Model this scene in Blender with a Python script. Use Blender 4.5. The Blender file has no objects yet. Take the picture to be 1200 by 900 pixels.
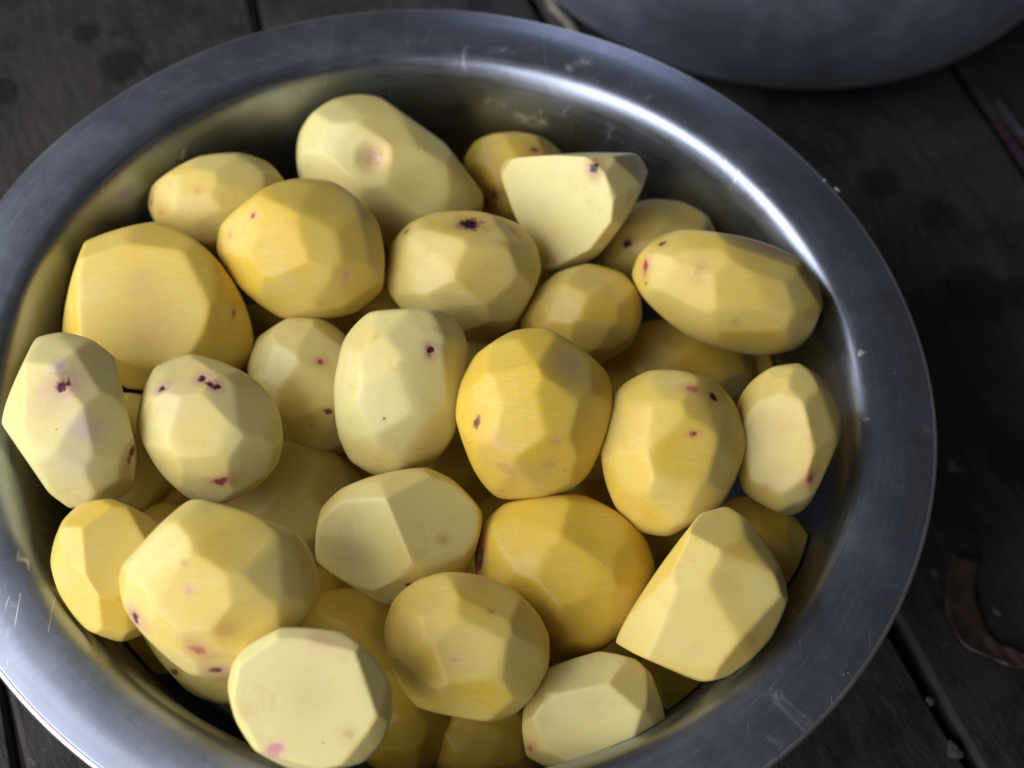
import bpy, bmesh, math, random
import numpy as np
from mathutils import Vector, Matrix

random.seed(7)
rng = np.random.default_rng(7)
scene = bpy.context.scene
COL = scene.collection

# ------------------------------------------------------------------ camera
ELEV = math.radians(57.743); ROLL = math.radians(7.57); HFOV = math.radians(33.0)
CAM = np.array([0.03208, -0.39522, 0.6286])
F = 600.0 / math.tan(HFOV / 2)                       # focal length in pixels of a 1200 px wide frame
FW = np.array([0.0, math.cos(ELEV), -math.sin(ELEV)])
_r0 = np.array([1.0, 0, 0]); _u0 = np.cross(_r0, FW)
RT = math.cos(ROLL) * _r0 + math.sin(ROLL) * _u0
UP = -math.sin(ROLL) * _r0 + math.cos(ROLL) * _u0
cam_data = bpy.data.cameras.new("camera")
cam = bpy.data.objects.new("camera", cam_data); COL.objects.link(cam)
cam.matrix_world = Matrix(((RT[0], UP[0], -FW[0], CAM[0]), (RT[1], UP[1], -FW[1], CAM[1]),
                           (RT[2], UP[2], -FW[2], CAM[2]), (0, 0, 0, 1)))
cam_data.sensor_width = 36.0
cam_data.angle = HFOV
cam_data.clip_start = 0.02; cam_data.clip_end = 60
cam_data.dof.use_dof = True
cam_data.dof.focus_distance = 0.700
cam_data.dof.aperture_fstop = 6.3
scene.camera = cam

# ------------------------------------------------------------------ world, light, exposure
world = bpy.data.worlds.new("World"); scene.world = world; world.use_nodes = True
bg = world.node_tree.nodes["Background"]
bg.inputs["Color"].default_value = (1.0, 0.94, 0.95, 1); bg.inputs["Strength"].default_value = 0.045
def area(name, d, dist, sx, sy, power, color, target=(0, 0, 0)):
    L = bpy.data.lights.new(name, "AREA"); L.shape = "RECTANGLE"; L.size = sx; L.size_y = sy
    L.energy = power; L.color = color
    o = bpy.data.objects.new(name, L); COL.objects.link(o)
    d = Vector(d).normalized()
    o.location = Vector(target) + d * dist
    o.rotation_euler = d.to_track_quat("Z", "Y").to_euler()
    return o
area("window_light", (-0.78, -0.43, 0.52), 1.5, 2.7, 1.5, 58.0, (0.95, 0.965, 1.0))
scene.view_settings.view_transform = "Standard"; scene.view_settings.look = "None"
scene.view_settings.exposure = 0.0; scene.view_settings.gamma = 1.0
scene.view_settings.use_curve_mapping = False
scene.render.engine = "CYCLES"
scene.cycles.use_denoising = True
scene.cycles.max_bounces = 8; scene.cycles.diffuse_bounces = 4

# ------------------------------------------------------------------ helpers
TABLE_Z = -0.120
def ray(px, py):
    return FW + (px - 600.0) / F * RT - (py - 450.0) / F * UP
def on_plane(px, py, z):
    d = ray(px, py); return CAM + d * ((z - CAM[2]) / d[2])

def link_mesh(name, verts, faces, mat=None, parent=None, smooth=True):
    me = bpy.data.meshes.new(name)
    me.from_pydata([tuple(map(float, v)) for v in verts], [], [tuple(map(int, f)) for f in faces])
    me.update()
    if smooth: me.polygons.foreach_set("use_smooth", [True] * len(me.polygons))
    o = bpy.data.objects.new(name, me); COL.objects.link(o)
    if mat: me.materials.append(mat)
    if parent: o.parent = parent
    return o
def tag(o, label=None, cat=None, group=None, kind=None):
    if label: o["label"] = label
    if cat: o["category"] = cat
    if group: o["group"] = group
    if kind: o["kind"] = kind
    return o
def empty(name, loc=(0, 0, 0)):
    o = bpy.data.objects.new(name, None); o.location = loc; COL.objects.link(o)
    o.empty_display_size = 0.02
    return o
def floatattr(me, name, data):
    a = me.attributes.new(name, "FLOAT", "POINT"); a.data.foreach_set("value", np.asarray(data, np.float32))
def colattr(me, name, data):
    a = me.attributes.new(name, "FLOAT_COLOR", "POINT")
    a.data.foreach_set("color", np.asarray(data, np.float32).ravel())

class NT:
    """small node-tree helper"""
    def __init__(s, name):
        s.m = bpy.data.materials.new(name); s.m.use_nodes = True
        s.t = s.m.node_tree; s.b = s.t.nodes["Principled BSDF"]
    def n(s, typ, **kw):
        nd = s.t.nodes.new(typ)
        for k, v in kw.items(): setattr(nd, k, v)
        return nd
    def put(s, sock, v):
        if isinstance(v, bpy.types.NodeSocket): s.t.links.new(v, sock)
        elif v is not None: sock.default_value = v
    def math(s, op, a, b=None, c=None, clamp=False):
        nd = s.n("ShaderNodeMath", operation=op, use_clamp=clamp)
        s.put(nd.inputs[0], a); s.put(nd.inputs[1], b)
        if c is not None: s.put(nd.inputs[2], c)
        return nd.outputs[0]
    def noise(s, vec, scale, detail=4, rough=0.55, dist=0.0):
        nd = s.n("ShaderNodeTexNoise"); s.put(nd.inputs["Vector"], vec)
        nd.inputs["Scale"].default_value = scale; nd.inputs["Detail"].default_value = detail
        nd.inputs["Roughness"].default_value = rough; nd.inputs["Distortion"].default_value = dist
        return nd.outputs["Fac"]
    def mapping(s, vec, scale=(1, 1, 1), loc=(0, 0, 0), rot=(0, 0, 0)):
        nd = s.n("ShaderNodeMapping"); s.put(nd.inputs["Vector"], vec)
        nd.inputs["Scale"].default_value = scale; nd.inputs["Location"].default_value = loc
        nd.inputs["Rotation"].default_value = rot
        return nd.outputs[0]
    def coord(s, which="Object"):
        return s.n("ShaderNodeTexCoord").outputs[which]
    def attr(s, name, out="Fac"):
        return s.n("ShaderNodeAttribute", attribute_name=name).outputs[out]
    def mix(s, fac, a, b, mode="MIX"):
        nd = s.n("ShaderNodeMix", data_type="RGBA", blend_type=mode)
        s.put(nd.inputs[0], fac)
        s.put(nd.inputs[6], a if not isinstance(a, tuple) else (*a, 1)); s.put(nd.inputs[7], b if not isinstance(b, tuple) else (*b, 1))
        return nd.outputs[2]
    def smooth(s, v, lo, hi, a=0.0, b=1.0):
        nd = s.n("ShaderNodeMapRange", interpolation_type="SMOOTHSTEP")
        s.put(nd.inputs[0], v)
        for i, x in zip((1, 2, 3, 4), (lo, hi, a, b)): nd.inputs[i].default_value = x
        return nd.outputs[0]
    def bump(s, h, strength, distance, normal=None):
        nd = s.n("ShaderNodeBump"); s.put(nd.inputs["Height"], h)
        nd.inputs["Strength"].default_value = strength; nd.inputs["Distance"].default_value = distance
        if normal: s.put(nd.inputs["Normal"], normal)
        return nd.outputs[0]

# ------------------------------------------------------------------ materials
def potato_material():
    k = NT("peeled_potato"); oc = k.coord()
    pale = k.attr("pale")
    big = k.noise(oc, 22, 3, 0.6)
    mid = k.noise(oc, 75, 5, 0.6, 0.4)
    fine = k.noise(oc, 900, 3, 0.7)
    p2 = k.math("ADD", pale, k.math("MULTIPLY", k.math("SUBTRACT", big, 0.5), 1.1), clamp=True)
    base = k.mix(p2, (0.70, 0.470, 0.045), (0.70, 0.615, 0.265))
    # orange / grey oxidised mottling
    m1 = k.smooth(mid, 0.54, 0.72)
    base = k.mix(k.math("MULTIPLY", m1, 0.34), base, (0.62, 0.38, 0.09))
    m2 = k.smooth(k.noise(oc, 48, 5, 0.65), 0.58, 0.74)
    base = k.mix(k.math("MULTIPLY", m2, 0.30), base, (0.56, 0.42, 0.18))
    base = k.mix(k.math("MULTIPLY", k.math("SUBTRACT", fine, 0.42), 0.4, clamp=True), base, (0.76, 0.69, 0.40))
    dragv = k.mapping(oc, scale=(60, 900, 420), rot=(0.5, 0.3, 0.9))
    drag = k.noise(dragv, 1.0, 4, 0.6, 0.8)
    base = k.mix(k.math("MULTIPLY", k.smooth(drag, 0.50, 0.72), 0.22), base, (0.72, 0.66, 0.40))
    base = k.mix(k.math("MULTIPLY", k.smooth(k.noise(oc, 120, 4, 0.6), 0.56, 0.74), 0.20), base, (0.50, 0.40, 0.15))
    # tiny brown pinpricks
    vo = k.n("ShaderNodeTexVoronoi"); vo.inputs["Scale"].default_value = 130; k.put(vo.inputs["Vector"], oc)
    vr = k.n("ShaderNodeSeparateColor"); k.put(vr.inputs[0], vo.outputs["Color"])
    pin = k.math("MULTIPLY", k.math("LESS_THAN", vo.outputs["Distance"], 0.055), k.math("GREATER_THAN", vr.outputs[0], 0.93))
    base = k.mix(k.math("MULTIPLY", pin, 0.75), base, (0.30, 0.13, 0.06))
    # eyes, stains and dull brown patches: distance fields on the mesh, broken up by noise
    hal = k.attr("halo"); core = k.attr("core"); sc = k.attr("stain", "Color"); hc = k.attr("halocol", "Color")
    nz = k.math("SUBTRACT", k.noise(oc, 260, 5, 0.65, 0.6), 0.5)
    nz2 = k.math("SUBTRACT", k.noise(oc, 620, 3, 0.6), 0.5)
    h = k.smooth(k.math("ADD", hal, k.math("MULTIPLY", nz, 0.5)), 0.05, 1.0)
    base = k.mix(k.math("MULTIPLY", h, k.attr("halostr")), base, hc)
    c = k.math("ADD", core, k.math("MULTIPLY", nz, 2.0))
    c = k.math("ADD", c, k.math("MULTIPLY", nz2, 0.7))
    cm = k.math("MULTIPLY", k.smooth(c, 0.15, 0.68), k.attr("corestr"))
    base = k.mix(cm, base, sc)
    k.put(k.b.inputs["Base Color"], base)
    k.put(k.b.inputs["Roughness"], k.smooth(mid, 0.3, 0.7, 0.34, 0.52))
    k.b.inputs["IOR"].default_value = 1.38
    k.b.inputs["Coat Weight"].default_value = 0.12; k.b.inputs["Coat Roughness"].default_value = 0.22
    k.b.inputs["Subsurface Weight"].default_value = 0.45
    k.b.inputs["Subsurface Radius"].default_value = (1.0, 0.62, 0.16)
    k.b.inputs["Subsurface Scale"].default_value = 0.0035
    # peeler chatter: fine parallel marks, plus starchy grain and sunken eyes
    w = k.n("ShaderNodeTexWave", wave_type="BANDS"); w.inputs["Scale"].default_value = 70
    w.inputs["Distortion"].default_value = 6; w.inputs["Detail"].default_value = 3; w.inputs["Detail Scale"].default_value = 1.2
    k.put(w.inputs["Vector"], k.mapping(oc, rot=(0.4, 0.7, 0.5)))
    hgt = k.math("ADD", k.math("MULTIPLY", fine, 0.14), k.math("MULTIPLY", mid, 1.1))
    hgt = k.math("ADD", hgt, k.math("MULTIPLY", w.outputs["Fac"], 0.05))
    hgt = k.math("ADD", hgt, k.math("MULTIPLY", drag, 0.30))
    hgt = k.math("SUBTRACT", hgt, k.math("MULTIPLY", cm, 0.6))
    k.put(k.b.inputs["Normal"], k.bump(hgt, 0.22, 0.0009))
    return k.m

def aluminium(name, rough=0.33, tint=(0.62, 0.63, 0.66), starch=0.0, aniso=0.0, scratch=1.0):
    k = NT(name); oc = k.coord()
    k.b.inputs["Metallic"].default_value = 1.0
    cl = k.noise(oc, 14, 6, 0.65, 0.5)
    gr = k.noise(oc, 420, 4, 0.7)
    col = k.mix(k.smooth(cl, 0.35, 0.7), tint, tuple(x * 0.88 for x in tint))
    # dull oxide speckle
    sp = k.smooth(k.noise(oc, 700, 2, 0.6), 0.62, 0.74)
    col = k.mix(k.math("MULTIPLY", sp, 0.30), col, (0.22, 0.21, 0.21))
    # scratches: thin voronoi-edge segments masked by noise, in two directions
    scr = None
    for i, (rz, thr) in enumerate(((0.3, 0.62), (1.9, 0.64), (1.1, 0.66))):
        v = k.mapping(oc, scale=(38, 5.5, 8), rot=(0, 0, rz), loc=(i * 3.1, i * 1.7, 0))
        n1 = k.noise(v, 1.0 + 0.2 * i, 1, 0.4)
        line = k.smooth(k.math("ABSOLUTE", k.math("SUBTRACT", n1, 0.5)), 0.0, 0.0045, 1.0, 0.0)
        line = k.math("MULTIPLY", line, k.smooth(k.noise(oc, 34 + 9 * i, 3, 0.6), thr - 0.03, thr + 0.03))
        scr = line if scr is None else k.math("MAXIMUM", scr, line)
    col = k.mix(k.math("MULTIPLY", scr, 0.7 * scratch), col, (0.92, 0.92, 0.95))
    r = k.smooth(k.noise(oc, 30, 5, 0.7), 0.3, 0.75, rough - 0.05, rough + 0.05)
    r = k.math("ADD", r, k.math("MULTIPLY", gr, 0.08))
    if starch:
        # the flange is scoured by use, the inside of the wall is smoother
        sx = k.n("ShaderNodeSeparateXYZ"); k.put(sx.inputs[0], oc)
        rad = k.math("SQRT", k.math("ADD", k.math("MULTIPLY", sx.outputs[0], sx.outputs[0]), k.math("MULTIPLY", sx.outputs[1], sx.outputs[1])))
        r = k.math("ADD", r, k.smooth(rad, 0.181, 0.190, 0.0, 0.17))
        ang = k.math("ARCTAN2", sx.outputs[1], sx.outputs[0])
        cv = k.n("ShaderNodeCombineXYZ"); k.put(cv.inputs[0], k.math("MULTIPLY", rad, 900)); k.put(cv.inputs[1], k.math("MULTIPLY", sx.outputs[2], 900))
        k.put(cv.inputs[2], k.math("MULTIPLY", k.math("ABSOLUTE", ang), 5))
        spin = k.noise(cv.outputs[0], 1.0, 3, 0.6)
        spin = k.math("MULTIPLY", spin, k.smooth(rad, 0.180, 0.189, 1.0, 0.72))
        col = k.mix(k.math("MULTIPLY", k.smooth(spin, 0.45, 0.75), 0.22), col, tuple(x * 1.5 for x in tint))
        r = k.math("ADD", r, k.smooth(spin, 0.3, 0.7, -0.04, 0.05))
        # dried whitish water marks
        s1 = k.smooth(k.noise(oc, 26, 6, 0.72, 1.2), 0.585, 0.72)
        s1 = k.math("MULTIPLY", s1, k.smooth(k.noise(oc, 7, 2, 0.5), 0.42, 0.62))
        col = k.mix(k.math("MULTIPLY", s1, starch), col, (0.80, 0.80, 0.84))
        r = k.math("ADD", r, k.math("MULTIPLY", s1, 0.22))
    k.put(k.b.inputs["Base Color"], col); k.put(k.b.inputs["Roughness"], r)
    if aniso:
        k.b.inputs["Anisotropic"].default_value = aniso
        tg = k.n("ShaderNodeTangent", direction_type="RADIAL", axis="Z"); k.put(k.b.inputs["Tangent"], tg.outputs[0])
    hgt = k.math("ADD", k.math("MULTIPLY", gr, 0.25), k.math("MULTIPLY", cl, 0.5))
    hgt = k.math("SUBTRACT", hgt, k.math("MULTIPLY", scr, 0.5 * scratch))
    k.put(k.b.inputs["Normal"], k.bump(hgt, 0.12, 0.0012))
    return k.m

def wood_material(stains):
    k = NT("weathered_wood"); g = k.n("ShaderNodeNewGeometry").outputs["Position"]
    off = k.attr("shift")
    comb = k.n("ShaderNodeCombineXYZ"); k.put(comb.inputs[0], off); k.put(comb.inputs[1], off)
    va = k.n("ShaderNodeVectorMath", operation="ADD"); k.put(va.inputs[0], g); k.put(va.inputs[1], comb.outputs[0])
    v = k.mapping(va.outputs[0], rot=(0, 0, math.radians(62)))
    gv = k.mapping(v, scale=(9, 34, 8))
    grain = k.noise(gv, 1.6, 8, 0.65, 0.7)
    bl = k.noise(v, 16, 8, 0.72, 0.6)
    fine = k.noise(k.mapping(v, scale=(60, 170, 60)), 1.5, 5, 0.7)
    col = k.mix(k.smooth(bl, 0.3, 0.72), (0.008, 0.0065, 0.007), (0.042, 0.034, 0.035))
    col = k.mix(k.math("MULTIPLY", k.smooth(grain, 0.42, 0.75), 0.28), col, (0.048, 0.041, 0.040))
    col = k.mix(k.math("MULTIPLY", k.smooth(fine, 0.55, 0.8), 0.5), col, (0.075, 0.068, 0.066))
    # pale starchy flecks
    fl = k.smooth(k.noise(g, 95, 4, 0.65), 0.67, 0.76)
    col = k.mix(k.math("MULTIPLY", fl, 0.45), col, (0.14, 0.13, 0.13))
    # damp dark blots at the places where the photo shows them
    wet = None
    dn = k.math("MULTIPLY", k.math("SUBTRACT", k.noise(g, 90, 4, 0.6), 0.5), 0.016)
    for (x, y, r) in stains:
        d = k.n("ShaderNodeVectorMath", operation="DISTANCE"); k.put(d.inputs[0], g); d.inputs[1].default_value = (x, y, TABLE_Z)
        s = k.smooth(k.math("ADD", d.outputs["Value"], dn), r * 0.72, r * 1.12, 1.0, 0.0)
        wet = s if wet is None else k.math("MAXIMUM", wet, s)
    col = k.mix(k.math("MULTIPLY", wet, 0.85), col, (0.006, 0.005, 0.005))
    k.put(k.b.inputs["Base Color"], col)
    rr = k.smooth(bl, 0.3, 0.7, 0.55, 0.8)
    k.put(k.b.inputs["Roughness"], k.math("SUBTRACT", rr, k.math("MULTIPLY", wet, 0.1)))
    k.b.inputs["Specular IOR Level"].default_value = 0.35
    hgt = k.math("ADD", k.math("MULTIPLY", grain, 0.8), k.math("MULTIPLY", fine, 0.4))
    hgt = k.math("ADD", hgt, k.math("MULTIPLY", bl, 0.6))
    k.put(k.b.inputs["Normal"], k.bump(hgt, 0.8, 0.003))
    return k.m

def plain(name, col, rough=0.6, noise_scale=120, dark=0.5, metallic=0.0, sss=0.0, bump=0.3):
    k = NT(name); oc = k.coord()
    n = k.noise(oc, noise_scale, 5, 0.65, 0.4)
    k.put(k.b.inputs["Base Color"], k.mix(k.smooth(n, 0.35, 0.7), tuple(c * dark for c in col), col))
    k.b.inputs["Roughness"].default_value = rough; k.b.inputs["Metallic"].default_value = metallic
    k.b.inputs["Subsurface Weight"].default_value = sss; k.b.inputs["Subsurface Scale"].default_value = 0.002
    k.put(k.b.inputs["Normal"], k.bump(n, bump, 0.001))
    return k.m

# ------------------------------------------------------------------ table and ground
GROUND = link_mesh("ground", [(-3, -3, -0.85), (3, -3, -0.85), (3, 3, -0.85), (-3, 3, -0.85)], [(0, 1, 2, 3)],
                   plain("packed_earth", (0.035, 0.024, 0.016), 0.9, 8), smooth=False)
tag(GROUND, kind="structure")
stains = []
for (px, py, r) in ((102, 40, .0085), (135, 40, .004), (140, 77, .014), (2, 108, .010), (1140, 345, .020), (1102, 250, .012),
                    (1030, 215, .012), (1195, 345, .010), (560, 4, .010), (1195, 545, .016)):
    p = on_plane(px, py, TABLE_Z); stains.append((p[0], p[1], r))
WOOD = wood_material(stains)
table = tag(empty("wooden_table", (0, 0, TABLE_Z)), "dark weathered plank table top under the two metal vessels", "table")
# seams: a point on the seam and the world angle of the seam, from left to right
def plank(idx, left, right, top, shift):
    # left / right: (x, y, angle) seam lines, plank between them
    n = 46; V = []; Fc = []
    L = 1.15
    rows = []
    prng = random.Random(idx * 31 + 5)
    ph = [prng.uniform(0, 6) for _ in range(6)]
    for i in range(n + 1):
        t = -L + 2 * L * i / n
        row = []
        for side, (x, y, a) in ((1, left), (-1, right)):
            a = math.radians(a); dx, dy = math.cos(a), math.sin(a)
            w = 0.0008 * math.sin(t * 23 + ph[0] + side) + 0.0006 * math.sin(t * 61 + ph[1])
            gap = 0.0032 + w
            # normal pointing to the right of the seam (seam runs towards -y)
            nx, ny = -dy, dx
            row.append((x + dx * t + nx * gap * side, y + dy * t + ny * gap * side))
        rows.append(row)
    prof = [(0.0, -0.028), (0.0, -0.003), (0.0025, 0.0), (0.3, 0.0003), (0.7, -0.0003), (-0.0025, 0.0), (0.0, -0.003), (0.0, -0.028)]
    for i, (a, b) in enumerate(rows):
        a = np.array(a); b = np.array(b); w = np.linalg.norm(b - a); u = (b - a) / w
        for j, (q, dz) in enumerate(prof):
            if j < 3: p = a + u * q
            elif j < 5: p = a + u * q * w
            else: p = b + u * q
            V.append((p[0], p[1], top + dz))
    m = len(prof)
    for i in range(n):
        for j in range(m - 1):
            Fc.append((i * m + j, (i + 1) * m + j, (i + 1) * m + j + 1, i * m + j + 1))
    Fc.append(tuple(range(m))); Fc.append(tuple(n * m + j for j in range(m))[::-1])
    V = [(x, y, z - TABLE_Z) for x, y, z in V]
    o = link_mesh("plank", V, Fc, WOOD, table, smooth=False)
    bm = bmesh.new(); bm.from_mesh(o.data); bmesh.ops.recalc_face_normals(bm, faces=bm.faces[:]); bm.to_mesh(o.data); bm.free()
    floatattr(o.data, "shift", [shift] * len(o.data.vertices))
    return o
S = [(-0.62, -0.10, -63), (-0.36, -0.11, -63.5), (-0.205, -0.112, -64.5), (-0.030, 0.018, -68.5), (0.228, -0.029, -60.5),
     (0.455, -0.020, -62.5), (0.70, -0.02, -62)]
plank(1, S[0], S[1], TABLE_Z - 0.004, 3.1)
p_ = plank(2, (-0.352, -0.11, -63.5), (-0.182, -0.112, -64.0), TABLE_Z - 0.024, 1.7)
plank(3, (-0.182, -0.112, -64.0), S[3], TABLE_Z, 0.6)
plank(4, S[3], S[4], TABLE_Z - 0.0012, 5.3)
plank(5, S[4], S[5], TABLE_Z + 0.0004, 2.2)
plank(6, S[5], S[6], TABLE_Z - 0.001, 4.1)

# ------------------------------------------------------------------ vessels
def lathe(prof, seg, wob=None):
    V = []; Fc = []
    for i in range(seg):
        a = 2 * math.pi * i / seg; ca, sa = math.cos(a), math.sin(a)
        for (r, z) in prof:
            dr, dz = wob(a, r, z) if wob else (0, 0)
            V.append(((r + dr) * ca, (r + dr) * sa, z + dz))
    m = len(prof)
    for i in range(seg):
        k = (i + 1) % seg
        for j in range(m - 1):
            Fc.append((i * m + j, k * m + j, k * m + j + 1, i * m + j + 1))
    return V, Fc
def spline(pts, n):
    """Catmull-Rom through profile points"""
    P = [np.array(p, float) for p in pts]; P = [2 * P[0] - P[1]] + P + [2 * P[-1] - P[-2]]
    out = []
    for i in range(1, len(P) - 2):
        for s in range(n):
            t = s / n
            out.append(0.5 * ((2 * P[i]) + (-P[i - 1] + P[i + 1]) * t + (2 * P[i - 1] - 5 * P[i] + 4 * P[i + 1] - P[i + 2]) * t * t
                              + (-P[i - 1] + 3 * P[i] - 3 * P[i + 1] + P[i + 2]) * t ** 3))
    out.append(P[-2]); return [tuple(o) for o in out]

INNER = [(0.0, -0.1165), (0.07, -0.1165), (0.132, -0.1160), (0.146, -0.110), (0.1545, -0.095), (0.1610, -0.070), (0.1675, -0.043),
         (0.1725, -0.0220), (0.1755, -0.0115), (0.1785, -0.0042), (0.1822, 0.0008), (0.1870, 0.0032), (0.1945, 0.0038), (0.2025, 0.0032), (0.2090, 0.0018), (0.2138, 0.0006)]
def wall_r(z):
    """inner radius of the basin at height z"""
    pr = INNER[1:10]
    return float(np.interp(z, [p[1] for p in pr], [p[0] for p in pr]))
def wob(a, r, z):
    k = max(0.0, (r - 0.12) / 0.095)
    dr = k * (0.0007 * math.sin(2 * a + 0.6) + 0.0005 * math.sin(3 * a + 2.0) + 0.00025 * math.sin(7 * a + 1))
    dz = k * (0.0006 * math.sin(2 * a + 1.9) + 0.0003 * math.sin(5 * a) + 0.0002 * math.sin(11 * a + 2))
    return dr, dz
ALU_IN = aluminium("spun_aluminium", 0.30, (0.33, 0.36, 0.45), starch=0.65, aniso=0.0)
ALU_EDGE = aluminium("worn_rim_aluminium", 0.34, (0.78, 0.79, 0.82), scratch=0.4)
basin = tag(empty("basin", (0, 0, TABLE_Z)), "large round aluminium basin with wide flat rim, full of peeled potatoes", "basin")
inner = spline(INNER, 6)
outer = [(r + 0.0012 * (1 if z < 0 else 0.3), z - 0.0016) for (r, z) in inner][::-1]
V, Fc = lathe([(r, z - TABLE_Z) for r, z in inner + outer], 224, wob)
bo = link_mesh("bowl_body", V, Fc, ALU_IN, basin)
# rolled bead round the edge of the flange
bead = [(0.2139 + 0.0017 * math.cos(t), -0.0010 + 0.0017 * math.sin(t)) for t in np.linspace(0, 2 * math.pi, 13)]
V, Fc = lathe([(r, z - TABLE_Z) for r, z in bead], 256, wob)
link_mesh("rolled_edge", V, Fc, ALU_EDGE, basin)

# second vessel behind
ALU_POT = aluminium("dull_pot_aluminium", 0.50, (0.66, 0.74, 0.92), aniso=0.2, scratch=0.3)
pot = tag(empty("cooking_pot", (0.148, 0.469, TABLE_Z)), "dull grey round bottomed metal pot behind the basin", "pot")
pp = spline([(0.0, 0.0), (0.09, 0.0), (0.150, 0.001), (0.172, 0.008), (0.188, 0.026), (0.196, 0.055), (0.200, 0.105), (0.201, 0.165)], 6)
pin = [(max(0, r - 0.002), z + 0.002) for r, z in pp][::-1]
V, Fc = lathe(pp + pin, 128)
link_mesh("pot_body", V, Fc, ALU_POT, pot)
V, Fc = lathe([(0.203 + 0.004 * math.cos(t), 0.166 + 0.004 * math.sin(t)) for t in np.linspace(0, 2 * math.pi, 13)], 128)
link_mesh("pot_rim", V, Fc, ALU_EDGE, pot)

# ------------------------------------------------------------------ potatoes
# every potato: a rounded body cut by flat peeler strokes. outline = the strokes seen edge-on, facets = strokes facing us
def icosphere(sub):
    bm = bmesh.new(); bmesh.ops.create_icosphere(bm, subdivisions=sub, radius=1.0)
    bm.verts.ensure_lookup_table()
    v = np.array([tuple(x.co) for x in bm.verts]); f = [tuple(w.index for w in q.verts) for q in bm.faces]
    bm.free(); v /= np.linalg.norm(v, axis=1)[:, None]; return v, f
ICO = {}
def ico(sub):
    if sub not in ICO: ICO[sub] = icosphere(sub)
    return ICO[sub]
B = np.stack([RT, UP, -FW])                 # rows: camera-aligned axes used while laying out
def area_stats(P):
    x, y = P[:, 0], P[:, 1]; x1, y1 = np.roll(x, -1), np.roll(y, -1); cr = x * y1 - x1 * y
    A = cr.sum() / 2; cx = ((x + x1) * cr).sum() / (6 * A); cy = ((y + y1) * cr).sum() / (6 * A)
    xx = ((x * x + x * x1 + x1 * x1) * cr).sum() / (12 * A) - cx * cx
    yy = ((y * y + y * y1 + y1 * y1) * cr).sum() / (12 * A) - cy * cy
    xy = ((x * y1 + 2 * x * y + 2 * x1 * y1 + x1 * y) * cr).sum() / (24 * A) - cx * cy
    return np.array([cx, cy]), np.array([[xx, xy], [xy, yy]])
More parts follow.
